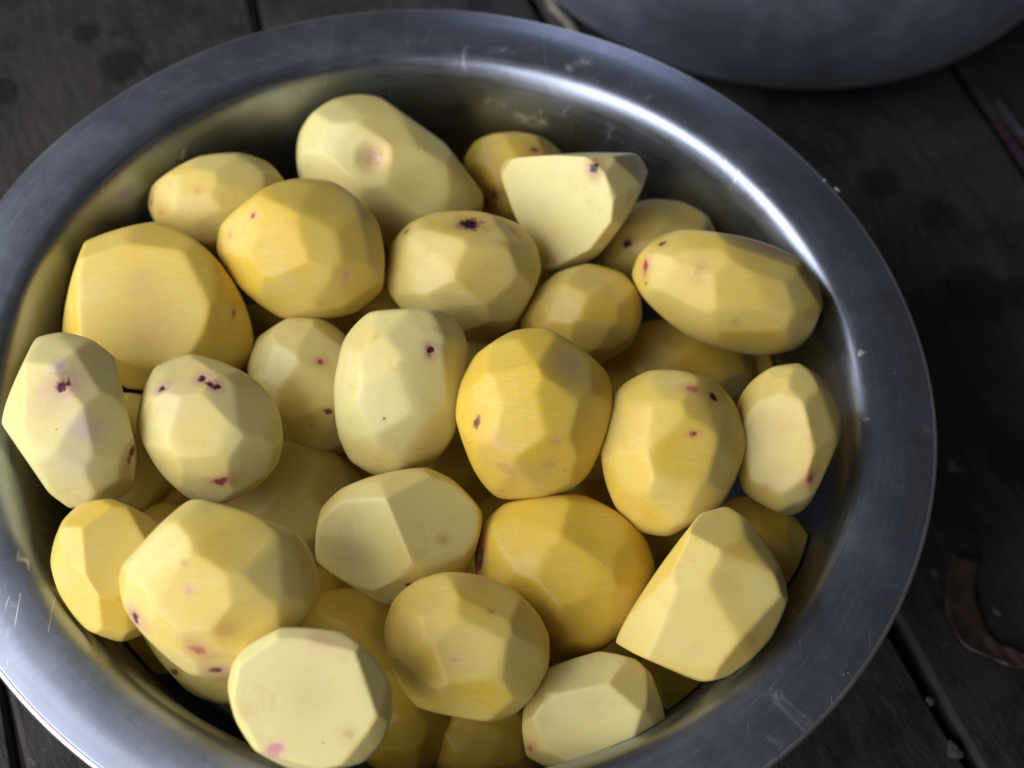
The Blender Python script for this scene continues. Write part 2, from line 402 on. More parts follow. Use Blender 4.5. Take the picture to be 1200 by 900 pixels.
class Potato:
    def __init__(s, key, outline, z, facets=(), cuts=(), depth=0.92, p=75, seed=0, grow=1.012, ring=True, es=1.075):
        s.key = key; s.es = es
        P = np.array(outline, float); c, M = area_stats(P)
        Q = []
        for i in range(len(P)):                          # every traced edge bows out a little
            a, b = P[i], P[(i + 1) % len(P)]; Q.append(a); mid = (a + b) / 2; nn = np.array([(b - a)[1], -(b - a)[0]])
            if nn @ (mid - c) < 0: nn = -nn
            if np.linalg.norm(nn) > 18: Q.append(mid + nn * 0.03)
        P = np.array(Q); P = c + (P - c) * grow
        ctr = on_plane(c[0], c[1], z); s.c = ctr; s.t = (ctr - CAM) @ FW
        pxm = s.t / F; s.pxm = pxm
        M2 = M * np.array([[1, -1], [-1, 1]])          # image y runs down
        w, U = np.linalg.eigh(M2); ax = 2 * np.sqrt(w) * pxm
        s.ax = ax; s.cz = depth * (ax[0] * 0.75 + ax[1] * 0.25)
        r = np.random.default_rng(seed + 100)
        E = np.zeros((3, 3)); E[:2, :2] = (U * (ax ** 2)) @ U.T; E[2, 2] = s.cz ** 2; s.E = E; s.U = U
        N = []; H = []
        ctrl = CAM - ctr
        for k in range(len(P)):
            a, b = ray(*P[k]), ray(*P[(k + 1) % len(P)])
            n = np.cross(a, b); L = np.linalg.norm(n)
            if L < 1e-9: continue
            n /= L; h = n @ ctrl
            if h < 0: n, h = -n, -h
            N.append(B @ n); H.append(h)
        ns = len(N)
        def tang(n, kk=1.0):
            n = n / np.linalg.norm(n); N.append(n); H.append(math.sqrt(n @ E @ n) * kk)
        def at_px(px, py, kk=1.0, tx=0.0, ty=0.0):
            d = np.array([(px - c[0]) * pxm, -(py - c[1]) * pxm]); q = U.T @ d / ax
            L = np.linalg.norm(q)
            if L > 0.93: q *= 0.93 / L; L = 0.93
            zz = s.cz * math.sqrt(1 - L * L); xy = U @ (q / ax)
            n = np.array([xy[0], xy[1], zz / s.cz ** 2]); n /= np.linalg.norm(n)
            tang(n + np.array([tx, ty, 0]), kk)
        for f in facets: at_px(*f)
        if not facets:
            a0 = r.uniform(0, 6)
            tang(np.array([r.uniform(-.15, .15), r.uniform(-.15, .15), 1]), 0.98)
            for k in range(6):
                a = a0 + k * math.pi / 3 + r.uniform(-.25, .25); tang(np.array([math.cos(a), math.sin(a), r.uniform(.75, 1.3)]), r.uniform(.95, 1.02))
        for k in range(11):                             # many lighter strokes between the main ones
            a = k * 2.4 + r.uniform(-.4, .4); rr = math.sqrt((k + .6) / 11.5)
            tang(np.array([math.cos(a) * rr, math.sin(a) * rr, math.sqrt(max(.04, 1 - rr * rr))]) / np.array([1, 1, 1.0]), r.uniform(.985, 1.022))
        if ring:
            a0 = r.uniform(0, 6); m = 8
            for k in range(m):
                a = a0 + 2 * math.pi * k / m + r.uniform(-.2, .2); tang(np.array([math.cos(a), math.sin(a), r.uniform(.35, .6)]), r.uniform(1.0, 1.06))
        for k in range(9):
            a = r.uniform(0, 6.28) + k * 2.4; tang(np.array([math.cos(a), math.sin(a), -r.uniform(.3, .9)]), r.uniform(.94, 1.02))
        tang(np.array([0.1, -0.1, -1]), 0.95)
        s.N = np.array(N[ns:]); s.H = np.array(H[ns:]); s.p = p * 1.45; s.sN = np.array(N[:ns]); s.sH = np.array(H[:ns])
        s.hN = []; s.hH = []
        for (px, py, kz, n) in cuts:                    # knife cuts: a point (height kz of the depth) and a camera-frame normal
            n = np.array(n, float); n /= np.linalg.norm(n)
            q = np.array([(px - c[0]) * pxm, -(py - c[1]) * pxm, kz * s.cz]); h = n @ q
            s.hN.append(n); s.hH.append(max(h, 0.08 * s.cz))
        s.hN = np.array(s.hN); s.hH = np.array(s.hH)
        s.cpx = c; s.seed = seed
        k = r.normal(size=(7, 3)) * 1.0; s.nk = k / np.linalg.norm(k, axis=1)[:, None] * r.uniform(1.6, 4.2, (7, 1)); s.np = r.uniform(0, 6.28, 7)
    def inv_r(s, D):
        """1/radius along unit directions D given in the camera-aligned frame"""
        g = np.clip(D @ s.N.T, 0, None) / s.H
        f = (g ** s.p).sum(1) ** (1 / s.p)
        Ei = np.linalg.inv(s.E); e = np.sqrt(np.einsum("ij,jk,ik->i", D, Ei, D)) / s.es
        gs = np.clip(D @ s.sN.T, 0, None) / s.sH
        fs = (gs ** 90).sum(1) ** (1 / 90)
        f = (f ** 32 + e ** 32) ** (1 / 32)
        f = (f ** 60 + fs ** 60) ** (1 / 60)
        if len(s.hH):
            g = (np.clip(D @ s.hN.T, 0, None) / s.hH); fh = (g ** 70).sum(1) ** (1 / 70)
            f = (f ** 75 + fh ** 75) ** (1 / 75)
        return f
    def facet_tone(s, D):
        """how deep the stroke that made each facet went: paler flesh where it went deeper"""
        N = np.vstack([s.N, s.sN] + ([s.hN] if len(s.hH) else [])); H = np.concatenate([s.H, s.sH] + ([s.hH] if len(s.hH) else []))
        g = (np.clip(D @ N.T, 0, None) / H) ** 42
        v = np.random.default_rng(s.seed + 9).uniform(-1, 1, len(H))
        if len(s.hH): v[-len(s.hH):] = 0.9
        return (g * v).sum(1) / g.sum(1)
    def surface(s, sub):
        D, f = ico(sub)
        r = 1 / s.inv_r(D)
        nz = sum(np.sin(D @ s.nk[i] + s.np[i]) for i in range(7)) / 7
        r = r * (1 + 0.014 * nz)
        return D * r[:, None], f
TYPES = {  # core colour, halo colour, core strength, halo strength
    "p": ((0.10, 0.010, 0.030), (0.46, 0.17, 0.25), 1.0, 0.62),
    "r": ((0.30, 0.040, 0.05), (0.55, 0.20, 0.13), 0.95, 0.6),
    "b": ((0.13, 0.045, 0.02), (0.50, 0.28, 0.09), 0.95, 0.40),
    "o": ((0.48, 0.25, 0.08), (0.56, 0.35, 0.12), 0.35, 0.50),
    "k": ((0.035, 0.006, 0.012), (0.32, 0.08, 0.07), 1.0, 0.65),
    "f": ((0.62, 0.24, 0.26), (0.70, 0.38, 0.33), 0.45, 0.40),
    "l": ((0.50, 0.36, 0.42), (0.56, 0.43, 0.48), 0.0, 0.65),
    "h": ((0.46, 0.30, 0.18), (0.47, 0.30, 0.19), 0.0, 0.85),  # broad dull brown patch without a core
}
POTATO = potato_material()
def build_potato(d, name="potato"):
    po = d["po"]
    sub = 7 if d["key"] in "A C D E F G H I K M P Q R S T U V W X Y Z".split() else 6
    X, f = po.surface(sub)
    W = X @ B                                            # to world axes, still centred
    Pw = W + po.c - CAM; dep = Pw @ FW
    px = 600 + F * (Pw @ RT) / dep; py = 450 - F * (Pw @ UP) / dep
    n = len(X)
    core = np.full(n, -1.0); halo = np.full(n, -1.0); best = np.full(n, -9.0); bestc = np.full(n, -9.0)
    sc = np.zeros((n, 4)); hc = np.zeros((n, 4)); hs = np.zeros(n); cs = np.zeros(n); sc[:, 3] = hc[:, 3] = 1
    disp = np.zeros(n)
    front = X[:, 2] > -0.25 * po.cz
    for sp in d.get("spots", ()):
        x, y, R, ty = sp[:4]; opt = sp[4] if len(sp) > 4 else {}
        dd = (px - x) ** 2 + (py - y) ** 2; dd = np.where(front, dd - 1e3 * X[:, 2] * 10, 1e9)
        i = int(np.argmin(np.where(front, (px - x) ** 2 + (py - y) ** 2 + np.where(X[:, 2] < 0, 60, 0), 1e9)))
        v = X - X[i]
        if "st" in opt:                                   # stretch: (angle deg in image, ratio)
            a = math.radians(opt["st"][0]); e = np.array([math.cos(a), math.sin(a), 0]); al = v @ e
            v = v - np.outer(al * (1 - 1 / opt["st"][1]), e)
        dist = np.linalg.norm(v, axis=1) / (R * po.pxm)
        C = TYPES[ty]
        c_ = 1 - dist; h_ = 1 - dist / opt.get("halo", 2.6)
        m = h_ > best; best = np.where(m, h_, best); hc[m, :3] = C[1]; hs[m] = C[3] * opt.get("hs", 1.0)
        m2 = c_ > bestc; bestc = np.where(m2, c_, bestc); sc[m2, :3] = C[0]; cs[m2] = C[2] * opt.get("cs", 1.0)
        if "dent" not in opt and ty in "pk": opt = dict(opt, dent=R * po.pxm * 0.16, dr=1.0)
        if "dent" in opt: disp -= opt["dent"] * np.clip(1 - (dist / opt.get("dr", 1.6)) ** 2, 0, None) ** 2
    core = bestc; halo = np.clip(best, 0, 1)
    X = X + (X / np.linalg.norm(X, axis=1)[:, None]) * disp[:, None]
    W = X @ B
    # flesh resting on the metal flattens against it
    Wp = W + po.c; R_ = np.linalg.norm(Wp[:, :2], axis=1)
    zz = np.array([q[1] for q in INNER[2:10]]); rr = np.array([q[0] for q in INNER[2:10]])
    lim = np.where(Wp[:, 2] < 0.0005, np.interp(Wp[:, 2], zz, rr) - 0.0008, 9.0)
    k_ = np.minimum(1.0, lim / np.maximum(R_, 1e-6)); Wp[:, 0] *= k_; Wp[:, 1] *= k_
    Wp[:, 2] = np.maximum(Wp[:, 2], -0.1155); W = Wp - po.c
    zb = W[:, 2].min()
    o = link_mesh(name, W - np.array([0, 0, zb]), f, POTATO)
    o.location = po.c + np.array([0, 0, zb])
    me = o.data
    floatattr(me, "core", np.clip(core, -1, 1)); floatattr(me, "halo", halo)
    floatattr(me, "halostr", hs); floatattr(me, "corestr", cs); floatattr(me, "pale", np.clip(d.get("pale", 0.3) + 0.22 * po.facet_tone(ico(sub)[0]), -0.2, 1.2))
    colattr(me, "stain", sc); colattr(me, "halocol", hc)
    tag(o, d["label"], "potato", "peeled potatoes heaped in the basin")
    return o

ZOFF = {'A': -0.0185, 'B': -0.0166, 'C': 0.0029, 'D': -0.0136, 'E': 0.0119, 'F': 0.006, 'G': -0.0265, 'H': 0.0041, 'I': -0.0072, 'J': -0.0351, 'K': 0.0012, 'L': -0.0299, 'M': 0.0024, 'N': -0.0175, 'O': -0.054, 'P': 0.0139, 'Q': 0.01, 'R': 0.01, 'S': -0.01, 'T': -0.0214, 'U': 0.0004, 'V': 0.004, 'W': -0.022, 'X': 0.0282, 'X2': -0.026, 'Y': 0.0331, 'Z': 0.0083, 'AA': -0.072, 'BB': -0.046, 'CC': -0.052, 'DD': -0.052, 'EE': -0.056, 'FF': -0.055, 'GG': -0.074, 'HH': -0.076, 'II': -0.078, 'JJ': -0.036, 'KK': -0.072, 'LL': -0.06, 'MM': -0.056, 'PP': -0.062, 'QQ': -0.0546}
D = []
def pot_(key, label, outline, z, facets=(), cuts=(), spots=(), pale=0.3, **kw):
    z = ZOFF.get(key, z)
    bk = {k: kw.pop(k) for k in ("sub",) if k in kw}
    D.append(dict(key=key, label=label, spots=spots, pale=pale, po=Potato(key, outline, z, facets, cuts, seed=len(D) * 3 + 1, **kw), **bk))
def ell(cx, cy, a, b, ang, n=11, seed=0):
    r = random.Random(seed + int(cx) * 7 + int(cy)); t0 = r.uniform(0, 1); ang = math.radians(ang); out = []
    for i in range(n):
        t = 2 * math.pi * (i + t0 + r.uniform(-.18, .18)) / n; k = r.uniform(1.0, 1.06)
        x, y = a * k * math.cos(t), b * k * math.sin(t); out.append((cx + x * math.cos(ang) - y * math.sin(ang), cy + x * math.sin(ang) + y * math.cos(ang)))
    return out

pot_("A", "big pale potato with a pinkish round crater, at the back of the bowl",
     [(348,180),(352,155),(366,133),(392,116),(425,110),(462,119),(497,140),(521,168),(548,190),(567,215),(569,250),(535,278),(490,290),(430,285),(375,245),(352,210)], -0.022,
     [(372,160),(425,128,.98),(430,190,.97),(500,165,1.0),(500,225,.98),(545,230),(400,240),(470,265)], pale=.85,
     spots=[(437,184,14.3,"f",{"dent":.0030,"halo":2.0,"dr":1.7}),(444,180,7,"o",{"halo":2})])
pot_("B", "small yellow potato with a red dot, by the upper left wall of the bowl",
     [(171,240),(173,222),(200,200),(235,183),(280,179),(315,190),(333,212),(335,250),(305,290),(265,302),(220,290),(185,265)], -0.022,
     [(205,225),(250,195),(240,250),(290,220),(300,260),(215,270)], pale=.45,
     spots=[(176,238,6.5,"p",{"hs":.8}),(232,223,5,"o"),(190,252,7,"o",{"st":(0,2)})])
pot_("C", "round deep yellow potato with one small red dot near its upper left edge",
     [(253,292),(258,265),(285,238),(318,217),(350,209),(388,211),(422,235),(443,262),(450,298),(447,342),(420,365),(375,374),(330,372),(296,350),(268,322)], -0.012,
     [(385,238,.97),(295,270),(340,300,.98),(420,290),(345,350),(290,325),(400,345)], pale=.25,
     spots=[(297,253,5.2,"r",{"halo":2.2}),(405,322,5.2,"f",{"st":(50,2)}),(270,275,6,"o"),(322,215,6.5,"f",{"st":(10,2)})])
pot_("D", "large yellow potato with one broad flat cut face, beside the left wall",
     [(100,284),(140,268),(182,260),(215,272),(248,298),(275,333),(292,370),(298,402),(288,432),(240,455),(150,455),(100,420),(74,392),(80,345)], -0.020,
     [(90,350,.97),(140,290),(275,390,.97),(245,440)], cuts=[(185,350,.74,(-.03,.06,1)),(88,350,.62,(-.80,.06,.62)),(283,380,.60,(.70,-.05,.72))], es=1.18, pale=.12, p=49,
     spots=[(274,367,5.2,"b",{"st":(90,2),"cs":.7}),(165,335,16,"h",{"halo":2.2,"hs":.35}),(175,378,22,"h",{"hs":.3})], ring=False)
pot_("E", "pale lavender tinted potato with one purple eye, leaning over the left rim",
     [(2,500),(8,470),(27,425),(42,395),(75,389),(108,398),(140,425),(159,450),(161,490),(160,530),(165,560),(152,580),(118,590),(72,595),(58,577),(25,550),(8,525)], 0.012,
     [(28,460,.99),(70,405),(80,480,.95),(128,430,.97),(140,500,.97),(95,570),(35,540)], pale=1.15, p=91,
     spots=[(74,450,9.1,"p",{"st":(50,1.5),"halo":4.5,"hs":.8}),(155,531,7.8,"p",{"st":(65,2.2)}),(100,503,16,"l",{"halo":2.2}),(148,432,16,"l",{"halo":2.0,"hs":1.2}),(70,430,12,"l",{"halo":1.8}),(90,545,30,"l",{"halo":1.6,"hs":.5})])
pot_("F", "round pale green potato with purple eyes near its top",
     [(160,500),(168,458),(182,430),(225,415),(262,425),(300,445),(322,470),(335,505),(325,545),(300,572),(262,590),(225,586),(190,556),(170,525)], 0.006,
     [(225,437,.97),(247,500,.96),(302,478,.98),(182,495,.98),(200,545),(250,568,.99),(305,540,.98)], pale=.95, p=91,
     spots=[(190,455,7.8,"p",{"halo":2.6}),(238,444,7.8,"p",{"halo":3.0}),(246,449,5.2,"p",{"st":(-35,1.8)}),(254,453,5.9,"p"),(260,565,7.8,"r",{"st":(15,2.2),"halo":2.4}),(289,437,6.5,"r",{"st":(-40,2.5)}),(205,470,16,"l",{"hs":.35})])
pot_("G", "dull cream potato with tiny brown specks, half hidden behind the tall pale one",
     [(290,430),(302,396),(340,372),(375,373),(405,388),(425,440),(420,500),(408,540),(370,536),(330,522),(300,490)], -0.024,
     [(315,420),(350,395),(385,420,.98),(360,460,.97),(330,500),(390,510)], pale=.75,
     spots=[(376,424,5.2,"r",{"st":(10,1.6)}),(385,483,4.5,"b",{"st":(-20,2.2)}),(365,500,2.6,"b")])
pot_("H", "tall pale barrel shaped potato with one purple dot, in the middle of the heap",
     [(391,455),(397,420),(407,385),(425,367),(480,362),(520,364),(545,383),(549,420),(543,468),(530,512),(508,542),(475,552),(440,558),(410,540),(396,510)], 0.010,
     [(408,445,.98),(430,392),(485,390,.97),(537,430),(460,465,.97),(430,530),(505,520),(500,440,.99)], pale=1.0, p=57,
     spots=[(504,409,7.2,"p",{"st":(85,1.7),"halo":2.2}),(450,490,2.3,"b"),(440,395,3,"o",{"cs":.4}),(517,388,8,"o",{"st":(-15,2),"hs":.3})])
pot_("I", "yellowish potato with a large dark purple eye on its top",
     [(451,322),(457,288),(480,262),(510,250),(560,248),(612,264),(628,285),(634,315),(620,352),(600,385),(560,402),(520,396),(480,372),(457,345)], -0.016,
     [(540,262,.96),(500,315,.97),(575,325,.98),(618,310),(465,310),(540,375),(600,355),(605,275)], pale=.55, p=76,
     spots=[(551,263,14.3,"k",{"st":(0,1.4),"halo":2.0}),(477,271,5.2,"b"),(602,272,9.1,"r",{"st":(-50,2),"cs":.5}),(592,285,5,"o",{"st":(0,2.4)})])
pot_("J", "small brownish yellow potato squeezed behind the halved wedge",
     [(543,185),(552,168),(575,158),(605,155),(635,161),(660,178),(665,215),(645,255),(600,265),(570,255),(550,225)], -0.036,
     [(575,185),(620,175),(600,215),(570,230)], pale=.15,
     spots=[(568,234,6.5,"k",{"cs":.7}),(579,228,6.5,"k",{"cs":.7}),(627,176,6.5,"r")])
pot_("K", "pale halved potato wedge with sharp cut edges and straight top",
     [(580,188),(600,183),(690,179),(764,178),(760,200),(746,235),(728,265),(700,300),(662,319),(635,316),(614,280),(597,235)], -0.004,
     [(725,215),(745,195),(735,245),(705,285),(752,185)], cuts=[(700,235,.80,(-.52,-.16,.83)),(610,230,.30,(-.70,-.02,.72)),(672,184,.35,(.0,1.0,.22))], es=1.30, pale=.85, p=110, ring=False,
     spots=[(697,197,7.8,"k",{"halo":2.6,"st":(80,1.3)}),(737,232,3.5,"o",{"st":(80,2.2)})])
pot_("L", "yellow potato with a dark spot behind the big oval one at the back right",
     [(695,300),(712,265),(735,240),(765,234),(800,237),(828,252),(840,275),(835,310),(800,335),(740,340),(705,325)], -0.038,
     [(755,255),(800,255),(745,300),(800,290)], pale=.5,
     spots=[(735,285,7.8,"k",{"halo":2}),(830,268,5.2,"r")])
pot_("M", "big oval yellow potato lying against the right wall of the bowl",
     [(741,322),(750,298),(772,277),(792,269),(840,272),(895,284),(940,305),(958,330),(964,358),(950,393),(935,408),(895,417),(860,413),(810,396),(775,370),(752,345)], -0.006,
     [(888,290,.96),(800,285),(800,335,.98),(862,345,.98),(930,345),(885,400),(790,372),(940,385)], pale=.35, p=76,
     spots=[(757,312,6.5,"r",{"st":(75,1.8)}),(776,286,5.2,"b",{"st":(-30,2)}),(757,331,2.6,"b"),(820,318,8,"o",{"st":(80,2),"hs":.6}),(892,288,20,"h",{"st":(-12,2.2),"halo":1.5,"hs":.9}),(862,378,5,"o")])
pot_("N", "small round yellow potato just above the centre right of the heap",
     [(608,378),(625,345),(652,320),(690,309),(728,319),(750,342),(752,372),(738,405),(700,428),(655,422),(620,405)], -0.018,
     [(645,355),(695,328,.97),(735,365),(690,395),(650,395)], pale=.25, spots=[(690,325,15,"h",{"hs":.3})])
pot_("O", "yellow potato in shadow beneath the big oval one by the right wall",
     [(700,435),(722,395),(765,374),(825,380),(868,402),(883,425),(878,455),(850,480),(790,492),(735,480),(708,462)], -0.040,
     [(740,410),(800,395),(850,420),(800,450)], pale=.1, spots=[(860,405,5,"o")])
pot_("P", "round golden potato with a brown eye and a ring blemish at the centre",
     [(534,487),(539,450),(558,415),(600,388),(638,384),(680,408),(714,440),(719,465),(706,520),(690,555),(663,580),(612,585),(580,584),(558,555),(543,520)], 0.012,
     [(600,418),(668,425,.95),(553,480),(612,490,.98),(692,495,.98),(640,560),(575,550),(650,480,1.0)], pale=.10, p=76,
     spots=[(560,492,8.5,"b",{"st":(70,1.5),"halo":1.8}),(578,525,14,"o",{"hs":.9,"cs":.0}),(593,550,12,"o",{"st":(0,1.6)}),(652,518,7,"o"),(668,425,28,"h",{"halo":1.5,"hs":.75}),(643,546,8,"o"),(617,390,4,"o")])
pot_("Q", "smooth yellow potato with a dark nick on its upper right and a pink dot",
     [(704,522),(707,480),(729,450),(757,434),(802,435),(842,450),(862,475),(876,518),(866,550),(846,590),(808,616),(785,628),(750,626),(726,602),(710,565)], 0.010,
     [(735,495,.98),(780,448),(795,530,.96),(855,520),(820,585),(755,600),(835,475)], pale=.35, p=60,
     spots=[(836,466,6.5,"k",{"st":(-20,1.4),"halo":2}),(812,456,6.5,"r",{"st":(-10,1.8),"cs":.6}),(812,508,5.2,"r",{"st":(0,1.6),"halo":2})])
pot_("R", "ridged yellow potato with a brown ring blemish, standing by the right wall",
     [(861,480),(868,462),(882,445),(905,430),(937,426),(965,445),(984,475),(989,497),(976,535),(960,570),(945,598),(930,607),(890,590),(870,575),(862,530)], -0.010,
     [(900,455,1.0),(965,480,.98),(955,540,.98),(900,578,1.02)], cuts=[(930,500,.88,(-.30,-.04,.95)),(942,480,.84,(.50,.14,.85))], pale=.45, p=83, sub=6,
     spots=[(950,561,7.8,"r",{"st":(60,1.5),"cs":.7}),(898,570,5,"o",{"st":(0,2)}),(905,500,14,"o",{"hs":.5,"cs":0})])
pot_("S", "dull tan potato with a sharp ridge, below the tall pale one",
     [(370,632),(377,595),(400,573),(450,555),(500,548),(530,562),(565,600),(558,640),(545,672),(500,700),(455,711),(430,698),(400,680),(371,658)], -0.010,
     [(425,585,.98),(510,585,.96),(425,640,.97),(530,635),(470,685),(455,640,1.0)], cuts=[(477,628,.92,(.42,.30,.86)),(477,628,.92,(-.42,-.05,.9))], pale=.65, p=83, sub=6,
     spots=[(478,685,5.9,"b",{"st":(20,1.5)}),(412,645,12,"h",{"st":(-15,2.2),"hs":.5}),(520,632,6,"o")])
pot_("T", "bright golden potato with a purple streak on its left edge",
     [(557,648),(562,615),(590,590),(630,582),(682,580),(722,600),(756,630),(768,662),(760,697),(736,735),(700,765),(660,779),(610,768),(578,725),(560,685)], -0.016,
     [(618,622,.98),(662,660,.97),(695,615,.96),(735,655),(615,700,.97),(690,715,.98),(740,705),(660,755),(575,660)], pale=.0, p=68,
     spots=[(563,655,7.8,"p",{"st":(85,3),"cs":.7,"halo":2})])
pot_("U", "round faceted yellow potato with a small brown speck, near the front of the bowl",
     [(451,738),(459,705),(488,681),(520,671),(556,673),(600,689),(631,720),(643,745),(642,782),(620,820),(591,846),(540,841),(488,828),(463,790)], -0.004,
     [(478,735,.98),(512,700),(575,692,.96),(548,752,.94),(615,770,.98),(545,822),(478,790,.98),(510,760,1.0)], pale=.35, p=83,
     spots=[(576,717,4,"o",{"cs":1.6,"st":(30,1.4)}),(534,773,5.2,"f"),(560,680,12,"h",{"hs":.4})])
pot_("V", "large pale yellow triangular wedge against the front right rim",
     [(835,584),(872,606),(900,640),(917,672),(923,702),(905,745),(862,790),(825,799),(790,791),(742,766),(720,755),(736,720),(780,655)], -0.002,
     [(800,760),(880,735)], cuts=[(800,700,.84,(-.16,-.14,.97)),(885,640,.55,(.62,.60,.52)),(875,690,.80,(.20,.06,.97))], es=1.28, pale=.45, p=95, ring=False,
     spots=[(850,685,12,"o",{"hs":.5,"cs":0}),(885,752,10,"o",{"hs":.4})])
pot_("W", "pale cut potato chunk with a flat face, under the front rim",
     [(612,852),(617,815),(632,788),(702,764),(745,773),(763,790),(781,850),(755,880),(690,897),(640,898),(618,886)], -0.022,
     [(650,880)], cuts=[(690,835,.78,(-.08,-.12,1)),(760,825,.62,(.85,.05,.5)),(690,778,.60,(-.15,.80,.58))], es=1.18, pale=.75, p=95, ring=False,
     spots=[(621,876,7.8,"r",{"cs":.7}),(690,820,16,"h",{"hs":.2})])
pot_("X", "large pale potato with pink and purple marks along its lower left edge",
     [(135,675),(160,640),(187,615),(217,586),(240,584),(290,600),(338,615),(366,647),(375,680),(370,722),(345,742),(305,790),(268,798),(222,790),(172,748),(147,715)], 0.012,
     [(195,645,.99),(290,630,.97),(350,665,.98),(245,690,.965),(300,725,.98),(200,740),(270,770)], pale=.55, p=83, depth=.78,
     spots=[(158,723,9.1,"p",{"st":(-20,1.5),"halo":3}),(222,692,6.5,"f",{"halo":2.4}),(216,660,4,"o"),(232,762,9.1,"r",{"st":(-30,1.8),"cs":.6}),(268,738,12,"o",{"st":(-20,1.6),"hs":.8}),(255,786,9.1,"p",{"st":(-25,1.6),"cs":.8})])
pot_("X2", "pale potato with a small dark eye, mostly hidden under the large pale one",
     [(160,740),(185,772),(205,798),(232,818),(262,827),(300,815),(320,780),(300,740),(230,715),(180,715)], -0.024,
     [(215,785),(260,800)], pale=.5, depth=.7, spots=[(205,787,6.5,"b",{"cs":.9}),(258,790,6.5,"r")])
pot_("Y", "halved potato showing its round pale cut face, at the front left",
     [(267,805),(272,780),(287,760),(330,736),(365,736),(402,741),(440,770),(458,802),(460,832),(449,868),(425,893),(382,903),(340,900),(300,880),(277,845)], 0.014,
     [], cuts=[(362,818,.55,(-.02,.05,1))], depth=.85, es=1.18, pale=.85, p=110, ring=False,
     spots=[(322,878,11.7,"f",{"st":(30,1.3),"cs":1.9,"hs":1.5,"halo":1.8}),(378,752,13.0,"f",{"st":(0,1.6),"hs":.7,"cs":.3}),(410,860,8,"o",{"hs":.6}),(360,815,20,"h",{"hs":.25})])
pot_("Z", "yellow potato with a torn top edge, beside the lower left wall",
     [(58,652),(74,610),(95,590),(130,585),(160,597),(188,614),(195,680),(175,745),(140,752),(100,737),(70,695)], -0.012,
     [(80,660),(110,715),(165,690)], cuts=[(125,640,.85,(.25,.22,.94)),(100,668,.83,(-.58,-.35,.72))], es=1.18, pale=.2, p=76, sub=6, depth=.8)
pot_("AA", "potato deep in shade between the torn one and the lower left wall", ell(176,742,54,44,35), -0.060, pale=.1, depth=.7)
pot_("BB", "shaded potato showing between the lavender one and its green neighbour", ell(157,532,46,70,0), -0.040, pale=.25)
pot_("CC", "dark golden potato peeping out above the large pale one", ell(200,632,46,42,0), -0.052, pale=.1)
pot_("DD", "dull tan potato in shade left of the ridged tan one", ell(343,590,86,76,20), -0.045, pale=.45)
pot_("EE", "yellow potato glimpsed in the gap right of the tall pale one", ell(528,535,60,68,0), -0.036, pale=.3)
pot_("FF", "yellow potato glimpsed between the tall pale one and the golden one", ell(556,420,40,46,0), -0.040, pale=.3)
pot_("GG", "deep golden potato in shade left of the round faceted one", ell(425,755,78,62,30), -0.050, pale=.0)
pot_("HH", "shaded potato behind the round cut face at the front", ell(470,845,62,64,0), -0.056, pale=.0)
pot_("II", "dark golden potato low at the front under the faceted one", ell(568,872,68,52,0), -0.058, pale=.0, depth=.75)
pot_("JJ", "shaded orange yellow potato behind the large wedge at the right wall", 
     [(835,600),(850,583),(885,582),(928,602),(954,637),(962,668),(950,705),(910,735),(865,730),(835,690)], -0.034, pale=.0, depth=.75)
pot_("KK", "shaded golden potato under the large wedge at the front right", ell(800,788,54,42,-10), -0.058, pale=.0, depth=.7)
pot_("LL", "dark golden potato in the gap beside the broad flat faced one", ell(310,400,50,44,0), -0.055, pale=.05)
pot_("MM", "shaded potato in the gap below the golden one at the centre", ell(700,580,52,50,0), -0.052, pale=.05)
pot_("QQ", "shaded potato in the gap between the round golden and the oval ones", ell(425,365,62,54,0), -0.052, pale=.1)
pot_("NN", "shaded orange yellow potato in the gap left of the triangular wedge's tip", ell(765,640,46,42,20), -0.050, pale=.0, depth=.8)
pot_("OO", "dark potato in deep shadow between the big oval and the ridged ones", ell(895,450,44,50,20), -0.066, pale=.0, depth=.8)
# bottom layer, glimpsed as dark shapes through the gaps
def to_px(x, y, z):
    q = np.array([x, y, z]) - CAM; w = q @ FW; return 600 + F * (q @ RT) / w, 450 - F * (q @ UP) / w
for (key, x, y, ang, lb) in [
    ("U1", -.105, -.045, 47, "deep shaded potato beside the small golden one above the large pale potato"),
    ("U2", -.045, -.085, 94, "deep shaded potato showing just below the ridged tan one"),
    ("U4", .095, -.055, 188, "dim potato in the narrow gap between the bright golden one and the triangular wedge"),
    ("U6", -.04, -.01, 282, "dim potato in the gap between the tall pale and the ridged tan ones"),
    ("U7", .03, -.03, 329, "deep potato in the small gap above the bright golden one"),
    ("U12", .01, .115, 564, "deep potato in the gap between the purple eyed one and the small round one")]:
    cx, cy = to_px(x, y, -0.083)
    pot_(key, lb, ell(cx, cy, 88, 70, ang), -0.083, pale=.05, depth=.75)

for d in D: d["ob"] = build_potato(d)

